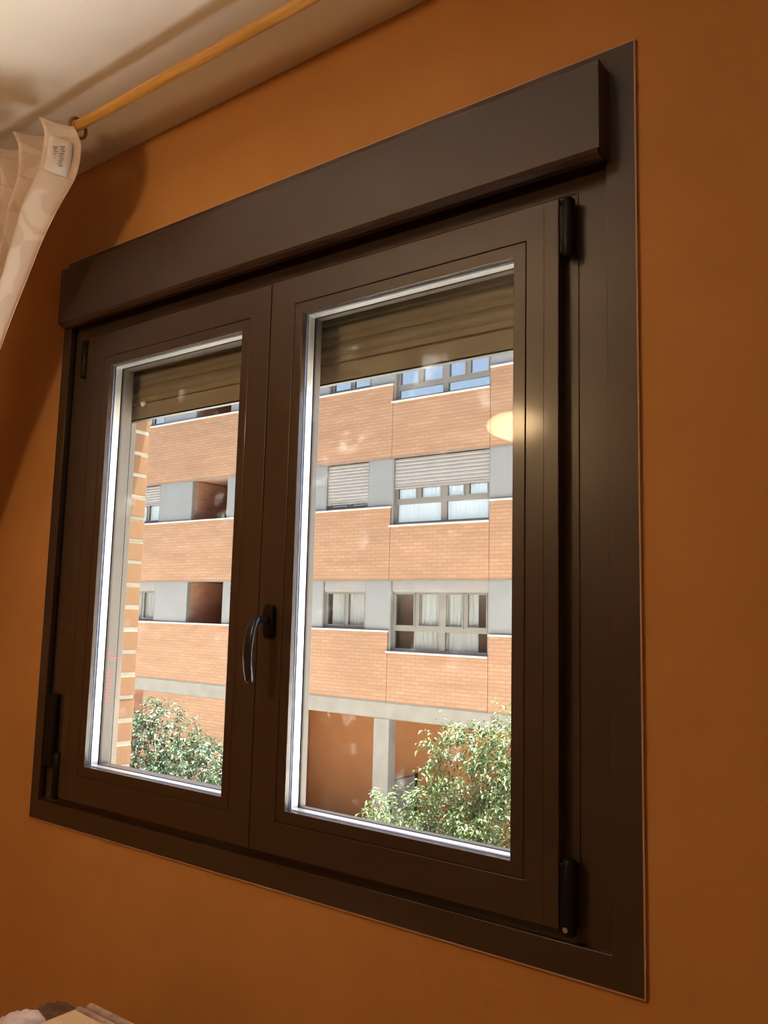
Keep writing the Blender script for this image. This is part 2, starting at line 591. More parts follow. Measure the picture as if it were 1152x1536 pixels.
# sashes
SY = -0.010          # room face of the sashes
def build_sash(o, g, name, hinge_right):
    s = bpy.data.objects.new(name, None)
    s.empty_display_size = 0.05
    C.objects.link(s)
    s.parent = win
    s.matrix_parent_inverse = Matrix.Translation(win.location).inverted()
    def add(mb, nm, mat, **k):
        ob = mb.build(nm, mat, None, **k)
        ob.parent = s
        return ob
    bw = 0.0225       # bead width
    bi = (g[0] - bw, g[1] + bw, g[2] - bw, g[3] + bw)
    add(MB().ring(o, bi, SY, 0.0108), 'sash_frame', M['brown'], bevel=0.0015)
    oi = (o[0] + 0.013, o[1] - 0.013, o[2] + 0.013, o[3] - 0.013)
    add(MB().ring(oi, bi, 0.0108, 0.046), 'sash_body', M['brown'])
    e = 0.0008
    # glazing bead strips, a hair proud and separated by a groove
    b0 = (bi[0] + e, bi[1] - e, bi[2] + e, bi[3] - e)
    add(MB().ring(b0, g, SY + 0.0004, 0.0025), 'glazing_bead', M['brown'], bevel=0.001)
    add(MB().ring((g[0] - 0.012, g[1] + 0.012, g[2] - 0.012, g[3] + 0.012), (g[0] + 0.0008, g[1] - 0.0008, g[2] + 0.0008, g[3] - 0.0008), 0.0026, 0.0050), 'seal', M['sealblue'])
    add(MB().ring((g[0] - 0.012, g[1] + 0.012, g[2] - 0.012, g[3] + 0.012), (g[0] + 0.0006, g[1] - 0.0006, g[2] + 0.0006, g[3] - 0.0006), 0.0088, 0.0255), 'spacer', M['alu'])
    add(MB().ring((g[0] - 0.012, g[1] + 0.012, g[2] - 0.012, g[3] + 0.012), (g[0] + 0.0008, g[1] - 0.0008, g[2] + 0.0008, g[3] - 0.0008), 0.0292, 0.0330), 'gasket', M['gasket'])
    add(MB().ring((g[0] - 0.020, g[1] + 0.020, g[2] - 0.020, g[3] + 0.020), (g[0], g[1], g[2], g[3]), 0.0332, 0.0480 if hinge_right else 0.0600), 'outer_lip', M['taupe'], bevel=0.001)
    x0, x1, z0, z1 = g[0] - 0.010, g[1] + 0.010, g[2] - 0.010, g[3] + 0.010
    for y0, y1 in ((0.0051, 0.0085), (0.0257, 0.0290)):
        add(MB().box(x0, x1, y0, y1, z0, z1), 'pane', M['glass'])
    # hinges
    for hz0, hz1 in ((1.008, 1.113), (2.010, 2.105)):
        if hinge_right:
            a, b = o[1] + 0.004, o[1] + 0.026
        else:
            a, b = o[0] - 0.026, o[0] - 0.004
        h = MB()
        cx = (a + b) / 2
        pts = [(cx, -0.006, hz0), (cx, -0.006, hz0 + 0.004), (cx, -0.006, hz1 - 0.004), (cx, -0.006, hz1)]
        h.tube(pts, [0.007, 0.0105, 0.0105, 0.007], 14)
        ob = add(h, 'hinge', M['black'], smooth=True)
        ob['label'] = 'black hinge barrel'
        h2 = MB().box(min(a, o[1]) if hinge_right else a + 0.004, b - 0.004 if hinge_right else max(b, o[0]), -0.0085, 0.0115, hz0 + 0.008, hz1 - 0.008)
        add(h2, 'hinge_plate', M['black'], bevel=0.002)
    return s, add

SR_O, SR_G = (-0.7462, -0.1203, 1.0135, 2.1085), (-0.6600, -0.1993, 1.0935, 2.0300)
SL_O, SL_G = (-1.3735, -0.7482, 1.0135, 2.1085), (-1.2800, -0.8285, 1.0945, 2.0255)
sash_r, add_r = build_sash(SR_O, SR_G, 'sash', True)
sash_l, add_l = build_sash(SL_O, SL_G, 'sash', False)
# grooves run down the hinge-side stile as a raised flat strip
add_r(MB().box(-0.147, -0.1455, SY - 0.0006, SY + 0.001, 1.018, 2.104), 'trim_line', M['brown'])
add_l(MB().box(-1.3485, -1.347, SY - 0.0006, SY + 0.001, 1.018, 2.104), 'trim_line', M['brown'])
ob = add_r(MB().tube([(-0.1075, -0.0175, 1.018), (-0.1075, -0.0150, 1.018)], 0.004, 10), 'hinge_screw', M['steel'])
# dark stay housing beside the lower hinge
hc = MB().box(-1.456, -1.418, -0.004, 0.0115, 1.075, 1.245)
add_l(hc, 'stay_housing', M['black'], bevel=0.004)
add_l(MB().box(-1.4655, -1.4585, 0.0070, 0.0115, 1.002, 2.19), 'rebate_shade', M['black'])  # black strip painted in for the unlit groove beside the casing

# handle
hx, hz = -0.7125, 1.4335
ro = []
for k in range(40):
    a = 2 * math.pi * k / 40
    cxx, szz = math.cos(a), math.sin(a)
    px = 0.014 * abs(cxx) ** 0.6 * (1 if cxx > 0 else -1)
    pz = 0.032 * abs(szz) ** 0.45 * (1 if szz > 0 else -1)
    ro.append((hx + px, hz + pz))
mb = MB()
for y, s_ in ((SY, 1.0), (SY - 0.007, 1.0), (SY - 0.010, 0.86)):
    mb.v += [(hx + (a - hx) * s_, y, hz + (b - hz) * s_) for a, b in ro]
for r_ in range(2):
    for k in range(40):
        l = (k + 1) % 40
        mb.f.append((r_ * 40 + k, r_ * 40 + l, r_ * 40 + 40 + l, r_ * 40 + 40 + k))
mb.f.append(tuple(range(80, 120)))
ob = add_r(mb, 'handle_rosette', M['black'])
ob['label'] = 'black rounded handle plate'
# lever: neck and bowed grip as one swept body
path = [(-0.018, 1.436, 0.0075, 0.0075), (-0.032, 1.436, 0.0072, 0.0072), (-0.044, 1.4355, 0.0078, 0.0075), (-0.052, 1.431, 0.0088, 0.0072), (-0.0585, 1.421, 0.0098, 0.0062),
        (-0.0635, 1.404, 0.0104, 0.0055), (-0.0662, 1.385, 0.0106, 0.0052), (-0.0660, 1.364, 0.0102, 0.0050), (-0.0632, 1.343, 0.0096, 0.0048), (-0.0590, 1.325, 0.0088, 0.0045), (-0.0575, 1.3205, 0.0060, 0.0030)]
mb = MB()
SEG = 20
for i, (y, z, hw, ht) in enumerate(path):
    a, b = path[max(i - 1, 0)], path[min(i + 1, len(path) - 1)]
    t = Vector((0, b[0] - a[0], b[1] - a[1])).normalized()
    nrm = Vector((1, 0, 0)).cross(t)
    for k in range(SEG):
        an = 2 * math.pi * k / SEG
        c_, s_ = math.cos(an), math.sin(an)
        pa = hw * abs(c_) ** 0.55 * (1 if c_ > 0 else -1)
        pb = ht * abs(s_) ** 0.55 * (1 if s_ > 0 else -1)
        p = Vector((hx, y, z)) + Vector((1, 0, 0)) * pa + nrm * pb
        mb.v.append(tuple(p))
for i in range(len(path) - 1):
    for k in range(SEG):
        l = (k + 1) % SEG
        mb.f.append((i * SEG + k, i * SEG + l, (i + 1) * SEG + l, (i + 1) * SEG + k))
mb.f.append(tuple(range(SEG)))
mb.f.append(tuple((len(path) - 1) * SEG + k for k in range(SEG)))
ob = add_r(mb, 'handle_lever', M['handle'], smooth=True)
ob['label'] = 'bowed dark metal lever hanging down'

# ================================================================== roller shutter behind the panes
rs = empty('roller_shutter', (-0.75, 0.09, 1.912), 'bronze roller shutter half lowered behind the top of both panes', 'roller shutter')
SHY = 0.088
X0, X1 = -1.352, -0.142
bar = [(SHY - 0.006, 1.9125), (SHY + 0.006, 1.9125), (SHY + 0.006, 1.950), (SHY - 0.003, 1.950), (SHY - 0.006, 1.947)]
bb = MB().prism_x(bar, X0, X1).build('bottom_bar', M['slat'], rs, bevel=0.001)
# its lower edge lip
MB().prism_x([(SHY - 0.0058, 1.9090), (SHY + 0.0058, 1.9090), (SHY + 0.0058, 1.9124), (SHY - 0.0058, 1.9124)], X0, X1).build('edge_seal', M['black'], bb)
slat_me = None
for k in range(6):
    z0 = 1.9515 + k * 0.0415
    if slat_me is None:
        pr = []
        for i in range(9):
            t = i / 8
            pr.append((SHY + 0.004 - 0.010 * math.sin(math.pi * min(1, 0.06 + t * 0.94)) ** 0.7, 0.0005 + t * 0.0385))
        pr = [(SHY - 0.0005, -0.0005), (SHY - 0.0045, 0.002), (SHY - 0.0045, 0.0125), (SHY - 0.0015, 0.0140)] + [(SHY - 0.0015 - 0.0065 * math.sin(math.pi * i / 8), 0.0145 + 0.0255 * i / 8) for i in range(9)]
        pr += [(SHY + 0.004, 0.040), (SHY + 0.006, 0.020), (SHY + 0.004, 0.0)]
        o = MB().prism_x(pr, X0, X1).build('slat', M['slat'], None)
        slat_me = o.data
    else:
        o = bpy.data.objects.new('slat', slat_me)
        C.objects.link(o)
    o.parent = rs
    o.matrix_parent_inverse = Matrix.Translation(rs.location).inverted()
    o.location = (0, 0, z0)
st = MB()
st.lathe([(0.0001, -0.0065), (0.005, -0.005), (0.0072, 0), (0.005, 0.005), (0.0001, 0.0065)], 0, 0, 14)
st.v = [(-1.2605 + x, SHY - 0.011 + z, 1.9475 + y) for x, y, z in st.v]
ob = st.build('stop_knob', M['white'], bb, smooth=True)
ob['label'] = 'small white round stop on the bottom bar'
# guide rails at both ends
for gx0, gx1 in ((-1.400, -1.330), (-0.164, -0.094)):
    g = MB()
    g.box(gx0, gx1, 0.0695, 0.0800, 0.985, 2.19)
    g.box(gx0, gx1, 0.0970, 0.1120, 0.985, 2.19)
    cxm = -1.365 if gx0 < -1 else -0.129
    g.box(gx0 if gx0 < -1 else cxm, cxm if gx0 < -1 else gx1, 0.0800, 0.0970, 0.985, 2.19)
    gd = g.build('guide_rail', M['taupe'], rs, bevel=0.001)
    if gx0 < -1:
        guide_l = gd
# the slot is closed by a brush so the rail reads as one face
br_ = MB().box(-1.3498, -1.3312, 0.0801, 0.0969, 0.986, 1.906).build('guide_filler', M['taupe'], guide_l)
MB().box(-0.1628, -0.1442, 0.0801, 0.0969, 0.986, 1.906).build('guide_filler', M['taupe'], rs)
ink = [[(0.0423, 1.3463), (0.0299, 1.3473), (0.0347, 1.3437)], [(0.0615, 1.334), (0.0378, 1.3368), (0.0322, 1.3334), (0.0397, 1.3291), (0.0488, 1.3289)], [(0.0463, 1.3006), (0.0412, 1.3079), (0.0301, 1.3105)], [(0.0313, 1.3023), (0.0377, 1.3037), (0.0432, 1.2996), (0.0408, 1.2959)], [(0.0295, 1.2925), (0.0443, 1.2924), (0.044, 1.2886), (0.0308, 1.2843), (0.045, 1.2831)], [(0.042, 1.2718), (0.0358, 1.2775), (0.029, 1.2735), (0.0421, 1.2707), (0.0437, 1.2657), (0.0294, 1.2675)], [(0.0409, 1.2604), (0.0276, 1.2584), (0.0413, 1.2549), (0.0268, 1.2514), (0.0415, 1.2517)], [(0.0277, 1.2481), (0.0433, 1.2456), (0.0282, 1.2411), (0.0424, 1.2396)], [(0.0272, 1.2379), (0.0363, 1.2362), (0.0428, 1.2342)]]
mb = MB()
for s_ in ink:
    mb.tube([(-1.2799, y + 0.006, z) for y, z in s_], 0.0009, 6)
mb.v = [(-1.2800 + (x + 1.2799) * 0.25, y, z) for x, y, z in mb.v]
ob = add_l(mb, 'marker_writing', M['redink'])
ob['label'] = 'red handwritten marker scrawl with an arrow'

# ================================================================== curtain rod, rings, curtain
ROD_Y, ROD_Z = -0.190, 2.508
rod = empty('curtain_rod', (0.45, ROD_Y, ROD_Z), 'varnished pine curtain rod just under the ceiling', 'curtain rod')
mb = MB().tube([(-2.36, ROD_Y, ROD_Z + 0.010), (-1.2, ROD_Y, ROD_Z + 0.005), (-0.6, ROD_Y, ROD_Z), (0.72, ROD_Y, ROD_Z)], 0.0112, 20)
mb.build('pole', M['rod'], rod, smooth=True)
for x in (-2.37, 0.72):
    d = -1 if x < 0 else 1
    MB().tube([(x, ROD_Y, ROD_Z + (0.010 if d < 0 else 0)), (x + d * 0.012, ROD_Y, ROD_Z + (0.010 if d < 0 else 0)), (x + d * 0.035, ROD_Y, ROD_Z + (0.010 if d < 0 else 0)), (x + d * 0.05, ROD_Y, ROD_Z + (0.010 if d < 0 else 0))], [0.013, 0.02, 0.02, 0.006], 16).build('finial', M['rod'], rod, smooth=True)
for x in (-2.28, 0.62):
    z = ROD_Z + (0.009 if x < 0 else 0)
    mb = MB().box(x - 0.009, x + 0.009, ROD_Y + 0.004, 0.0035, z - 0.026, z - 0.0115)
    mb.box(x - 0.02, x + 0.02, -0.008, 0.0035, z - 0.05, z + 0.02)
    mb.build('bracket', M['rod'], rod, bevel=0.002)

ring_x = [(-1.192, 'brown wooden curtain ring nearest the free edge of the curtain', 0.10), (-1.262, 'second brown wooden ring from the curtain edge, between two folds', -0.25), (-1.375, 'third wooden ring from the curtain edge, behind the gathered folds', 0.2), (-1.50, 'farthest wooden ring from the curtain edge, behind the gathered folds', -0.15)]
ring_me = None
for x, lab, tilt in ring_x:
    if ring_me is None:
        mb = MB()
        mb.tube([(0, 0.0215 * math.cos(2 * math.pi * k / 28), 0.0215 * math.sin(2 * math.pi * k / 28)) for k in range(28)], 0.0038, 8, closed=True)
        o = mb.build('curtain_ring', M['ringwood'], None, smooth=True)
        ring_me = o.data
    else:
        o = bpy.data.objects.new('curtain_ring', ring_me)
        C.objects.link(o)
    o.location = (x, ROD_Y, ROD_Z + 0.005 - 0.0065)
    o.rotation_euler = (0, 0, tilt)
    tag(o, lab, 'curtain ring', None, 'rings on the curtain rod')

# curtain: swept aside, hanging from the rings, tied back low beside the window
edge = [(-1.172, 2.492), (-1.160, 2.462), (-1.160, 2.441), (-1.172, 2.384), (-1.231, 2.322), (-1.278, 2.266), (-1.326, 2.207), (-1.422, 2.085), (-1.545, 1.89), (-1.645, 1.70), (-1.745, 1.50), (-1.82, 1.33), (-1.84, 1.22)]
def edge_at(t):
    f = t * (len(edge) - 1)
    i = min(int(f), len(edge) - 2)
    u = f - i
    p0, p1, p2, p3 = edge[max(i - 1, 0)], edge[i], edge[i + 1], edge[min(i + 2, len(edge) - 1)]
    out = []
    for a, b, c_, d in zip(p0, p1, p2, p3):
        out.append(0.5 * (2 * b + (c_ - a) * u + (2 * a - 5 * b + 4 * c_ - d) * u * u + (3 * b - a - 3 * c_ + d) * u ** 3))
    return out
cu = MB()
cu.uv = []
NS, NT = 180, 70
PL = 6.0
top_len = 0.68
for i in range(NS + 1):
    s = i / NS
    ph = 2 * math.pi * PL * s ** 0.95 + math.pi / 2 - 0.15
    for j in range(NT + 1):
        t = j / NT
        ex, ez = edge_at(t)
        width = top_len * (1 - t) ** 1.3 + 0.14 * t
        amp = (0.026 + 0.006 * min(1, t * 5)) * (1 - 0.5 * t)
        x = ex - s * width + 0.006 * math.sin(ph * 1.0 + 1.2) * (1 - t)
        y = -0.240 + amp * math.sin(ph) + 0.04 * t + 0.006 * math.sin(11 * t + 9 * s)
        lift = 0.020 * (1 - (1 - min(1, s / 0.13)) ** 2) + 0.004 * math.sin(ph + 0.6)
        z = ez + lift * (1 - min(1, t * 3.2)) - 0.012 * math.sin(ph) * 0.3
        z += s * 0.05 * math.sin(math.pi * t)
        if z > CZ - 0.012:
            z = CZ - 0.012
        cu.v.append((x, y, z))
        cu.uv.append((s * 1.5, t * 1.45))
for i in range(NS):
    for j in range(NT):
        a = i * (NT + 1) + j
        cu.f.append((a, a + 1, a + NT + 2, a + NT + 1))
curtain = empty('curtain', (-1.6, -0.19, 1.2), 'blush damask curtain drawn aside on wooden rings', 'curtain')
ob = cu.build('cloth', M['curtain'], curtain, smooth=True)
md = ob.modifiers.new('solid', 'SOLIDIFY')
md.thickness = 0.0012
# header tape seam
hm = MB()
def cpt(s, t, off):
    i = min(int(s * NS), NS); j = min(int(t * NT), NT)
    v = Vector(cu.v[i * (NT + 1) + j])
    v += Vector((0.8, -0.6, 0)) * off
    return v
hm.tube([cpt(s / 100, 0.265, 0.0015) for s in range(0, 100)], 0.0012, 6)
hm.build('header_seam', M['curtain'], curtain, smooth=True)
# maker's tag sewn at the free edge
tg = MB()
ts0, ts1, tt0, tt1 = 0.024, 0.066, 0.13, 0.27
for a in range(5):
    for b in range(5):
        tg.v.append(tuple(cpt(ts0 + (ts1 - ts0) * a / 4, tt0 + (tt1 - tt0) * b / 4, 0.004)))
for a in range(4):
    for b in range(4):
        k = a * 5 + b
        tg.f.append((k, k + 1, k + 6, k + 5))
tgo = tg.build('label_tag', M['tag'], curtain, smooth=True)
md = tgo.modifiers.new('solid', 'SOLIDIFY')
md.thickness = 0.0006
tgo['label'] = 'small white sewn label with grey script'
def tagpt(a, b):
    A, B, D = Vector(tg.v[0]), Vector(tg.v[20]), Vector(tg.v[4])
    return A + (B - A) * a + (D - A) * b + Vector((0.0046, -0.0035, 0))
sq = MB()
for row, (b0, b1, n) in enumerate(((0.22, 0.80, 9), (0.30, 0.72, 7))):
    pts = []
    for k in range(n * 2):
        f_ = k / (n * 2 - 1)
        pts.append(tagpt((0.32 if row == 0 else 0.62) + (0.09 if k % 2 else -0.07) * (1 + 0.4 * math.sin(k * 2.1)), b0 + (b1 - b0) * f_))
    sq.tube(pts, 0.0010, 5)
sq.build('label_script', M['ink'], tgo)

# ================================================================== pendant lamp (its reflection shows in the pane)
lamp = empty('pendant_lamp', (LAMP_POS.x, LAMP_POS.y, CZ), 'warm glowing pendant lamp reflected in the pane', 'lamp')
m, nt, b = newmat('lit_opal_glass')
setp(b, col=(0.9, 0.75, 0.5), rough=0.4)
b.inputs['Emission Color'].default_value = (1.0, 0.66, 0.33, 1)
b.inputs['Emission Strength'].default_value = LAMP_STRENGTH
M['opal'] = m
prof = [(0.0001, -0.045)] + [(0.100 * math.sin(math.pi * k / 16), -0.045 * math.cos(math.pi * k / 16)) for k in range(1, 16)] + [(0.0001, 0.045)]
MB().lathe([(r_, LAMP_POS.z + z) for r_, z in prof], LAMP_POS.x, LAMP_POS.y, 36).build('shade', M['opal'], lamp, smooth=True)
MB().tube([(LAMP_POS.x, LAMP_POS.y, LAMP_POS.z + 0.040), (LAMP_POS.x, LAMP_POS.y, CZ - 0.02)], 0.004, 8).build('cord', M['white'], lamp, smooth=True)
MB().lathe([(0.0001, CZ - 0.03), (0.045, CZ - 0.028), (0.05, CZ), (0.0001, CZ)], LAMP_POS.x, LAMP_POS.y, 28).build('ceiling_rose', M['white'], lamp, smooth=True)

# ================================================================== things at the lower left, on a low cabinet
cab = empty('low_cabinet', (-0.83, -0.25, 0), 'low dark wooden cabinet under the window', 'cabinet')
MB().box(-1.16, -0.50, -0.46, -0.03, 0.425, 0.45).build('top_board', M['cabinet'], cab, bevel=0.003)
MB().box(-1.14, -0.52, -0.44, -0.04, 0.06, 0.4245).build('body', M['cabinet'], cab, bevel=0.003)
for x0, x1 in ((-1.135, -0.833), (-0.827, -0.525)):
    d = MB().box(x0, x1, -0.458, -0.4405, 0.07, 0.415).build('door', M['cabinet'], cab, bevel=0.002)
    kx = x1 - 0.04 if x0 < -1 else x0 + 0.04
    k = MB().tube([(kx, -0.459, 0.25), (kx, -0.478, 0.25)], 0.008, 12).build('knob', M['steel'], d, smooth=True)
for x in (-1.11, -0.55):
    for y in (-0.42, -0.07):
        MB().box(x - 0.02, x + 0.02, y - 0.02, y + 0.02, 0, 0.0595).build('leg', M['cabinet'], cab)

M['card'] = mottled('tan_cardboard', (0.52, 0.33, 0.19), (0.57, 0.37, 0.22), 20, 0.85, 0.1)
M['mott'] = fabric('mottled_grey_brown_wool', (0.20, 0.13, 0.10), (0.44, 0.30, 0.22), 0.05)
M['darkwool'] = fabric('dark_brown_wool', (0.09, 0.045, 0.022), (0.15, 0.08, 0.045), 0.05)
M['cream'] = fabric('pale_pink_fleece', (0.42, 0.32, 0.27), (0.60, 0.47, 0.40), 0.05)
bx_ = empty('cardboard_box', (-0.78, -0.34, 0.45), 'plain tan cardboard box, its corner at the bottom edge', 'box')
MB().box(-0.907, -0.655, -0.44, -0.250, 0.4505, 0.763).build('carton', M['card'], bx_, bevel=0.003)
MB().box(-0.907, -0.782, -0.44, -0.250, 0.7632, 0.7655).build('flap', M['card'], bx_)
MB().box(-0.780, -0.655, -0.44, -0.250, 0.7632, 0.7655).build('flap', M['card'], bx_)


def blob(name, mat, cx, cy, cz, rx, ry, rz, amp, freq, seed, floor=None, top=9.0):
    bm = bmesh.new()
    bmesh.ops.create_icosphere(bm, subdivisions=4, radius=1.0)
    for v in bm.verts:
        d = v.co.copy()
        for ax in range(3):
            d[ax] = math.copysign(abs(d[ax]) ** 0.85, d[ax])
        k = 1 + amp * noise.noise(d * freq + Vector((seed, seed * 1.7, 0)))
        v.co = Vector((cx + d.x * rx * k, cy + d.y * ry * k, cz + d.z * rz * k))
        if v.co.z > top:
            v.co.z = top + (v.co.z - top) * 0.12 + 0.006 * noise.noise(d * 5)
        if floor is not None and v.co.z < floor:
            v.co.z = floor
    me = bpy.data.meshes.new(name)
    bm.to_mesh(me)
    bm.free()
    me.materials.append(mat)
    me.polygons.foreach_set('use_smooth', [True] * len(me.polygons))
    o = bpy.data.objects.new(name, me)
    C.objects.link(o)
    return o


# folded wool blanket standing on edge behind the box
fb = empty('folded_blanket', (-0.76, -0.226, 0.45), 'mottled grey-brown folded blanket behind the cardboard box', 'blanket')
for k in range(2):
    y0 = -0.2475 + k * 0.0205
    pr = [(y0 + 0.0095 + 0.0095 * math.cos(a), 0.754 + 0.011 * math.sin(a)) for a in [math.pi * q / 8 for q in range(9)]]
    pr = [(y0 + 0.019, 0.4505)] + pr + [(y0, 0.4505)]
    MB().prism_x(pr, -0.915 + 0.005 * k, -0.66).build('fold', M['mott'], fb, smooth=False)
tag(blob('brown_hat', M['darkwool'], -0.980, -0.232, 0.600, 0.052, 0.034, 0.230, 0.10, 2.2, 3.1, 0.4505, 0.732), 'dark brown woollen bundle beside the cardboard box', 'hat')
tag(blob('fleece_bundle', M['cream'], -0.957, -0.318, 0.605, 0.045, 0.046, 0.230, 0.10, 2.2, 8.3, 0.4505, 0.755), 'pale pinkish fleece bundle at the bottom corner', 'cloth')

# ================================================================== OUTSIDE: street
GZ = -4.3
struct('ground', MB().box(-60, 45, 0.21, 60, GZ - 0.3, GZ), M['ground'], 'pale paved street between the two houses', 'ground')

# ================================================================== OUTSIDE: apartment building
FY = 16.5
ab = empty('apartment_building', (-14, FY, GZ), 'pale orange brick apartment block across the street, seen through the panes', 'building')


def part(mb, name, mat, par=ab, **k):
    o = mb.build(name, mat, None, **k)
    o.parent = par
    if par is ab:
        o.matrix_parent_inverse = Matrix.Translation(ab.location).inverted()
    return o


rows = [(5.56, 7.54, 7.05), (2.34, 4.23, 3.73), (-0.765, 1.00, 0.475), (8.82, 10.72, 10.22)]
bands = {0: (7.54, 7.05, 8.82), 1: (4.23, 3.73, 5.56), 2: (1.00, 0.475, 2.34)}
BXL, BXR = -31.0, -1.5
# structural backing: solid core behind the panels
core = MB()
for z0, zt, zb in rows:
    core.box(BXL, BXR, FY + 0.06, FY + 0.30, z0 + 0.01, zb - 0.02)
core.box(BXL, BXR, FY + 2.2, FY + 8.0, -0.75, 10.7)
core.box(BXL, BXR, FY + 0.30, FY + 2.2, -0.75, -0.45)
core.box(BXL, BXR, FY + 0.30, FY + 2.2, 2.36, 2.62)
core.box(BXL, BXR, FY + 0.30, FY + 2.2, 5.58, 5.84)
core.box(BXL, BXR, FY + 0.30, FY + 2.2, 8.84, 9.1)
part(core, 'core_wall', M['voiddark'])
part(MB().box(BXL, BXR, FY + 0.0, FY + 8.0, 10.75, 10.95), 'roof', M['concrete'])

panels = [(BXL, -23.6, 0), (-23.588, -17.2, 0), (-17.188, -12.748, 0), (-12.736, -9.776, 1), (-9.764, -6.3, 0), (-6.288, -3.3, 1), (-3.288, BXR, 0)]
for z0, zt, zb in rows:
    for x0, x1, big in panels:
        part(MB().box(x0, x1, FY, FY + 0.10, z0, zb if big else zt), 'brick_panel', M['brickfar'])
        top = zb if big else zt
        part(MB().box(x0 - (0.04 if big else 0.0), x1 + (0.0 if big else 0.02), FY - 0.045, FY + 0.14, top, top + 0.045), 'sill', M['sill'], bevel=0.006)
        # thin shadow drip under each panel
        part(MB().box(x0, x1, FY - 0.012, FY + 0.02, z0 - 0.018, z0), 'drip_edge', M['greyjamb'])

secs = [(BXL, -27.4, 'grey'), (-27.4, -25.8, 'small'), (-25.8, -23.8, 'grey'), (-23.8, -22.29, 'small'), (-22.29, -20.71, 'grey'), (-20.71, -19.06, 'loggia'), (-19.06, -17.4, 'grey'), (-17.4, -15.9, 'small'),
        (-15.9, -15.05, 'grey'), (-15.05, -13.50, 'small'), (-13.50, -12.73, 'grey'), (-12.73, -9.77, 'big'), (-9.77, -8.6, 'grey'), (-8.6, -7.1, 'small'), (-7.1, -6.3, 'grey'), (-6.3, -3.3, 'big'), (-3.3, BXR, 'grey')]


def corrugated(mb, x0, x1, y, z0, z1, pitch):
    n = int((z1 - z0) / pitch)
    pr = [(y + 0.02, z0)]
    for k in range(n):
        a = z0 + k * (z1 - z0) / n
        h = (z1 - z0) / n
        pr += [(y, a), (y - 0.012, a + h * 0.25), (y - 0.012, a + h * 0.75), (y, a + h * 0.98)]
    pr.append((y + 0.02, z1))
    mb.prism_x(pr, x0, x1)
    return mb


def folds(x0, x1, y, z0, z1, wl, amp):
    mb = MB()
    n = max(8, int((x1 - x0) / wl * 8))
    for i in range(n + 1):
        x = x0 + (x1 - x0) * i / n
        yy = y + amp * math.sin(2 * math.pi * i / 8 + 0.7 * math.sin(i * 0.37))
        mb.v += [(x, yy, z0), (x, yy, z1)]
    for i in range(n):
        mb.f.append((2 * i, 2 * i + 2, 2 * i + 3, 2 * i + 1))
    return mb


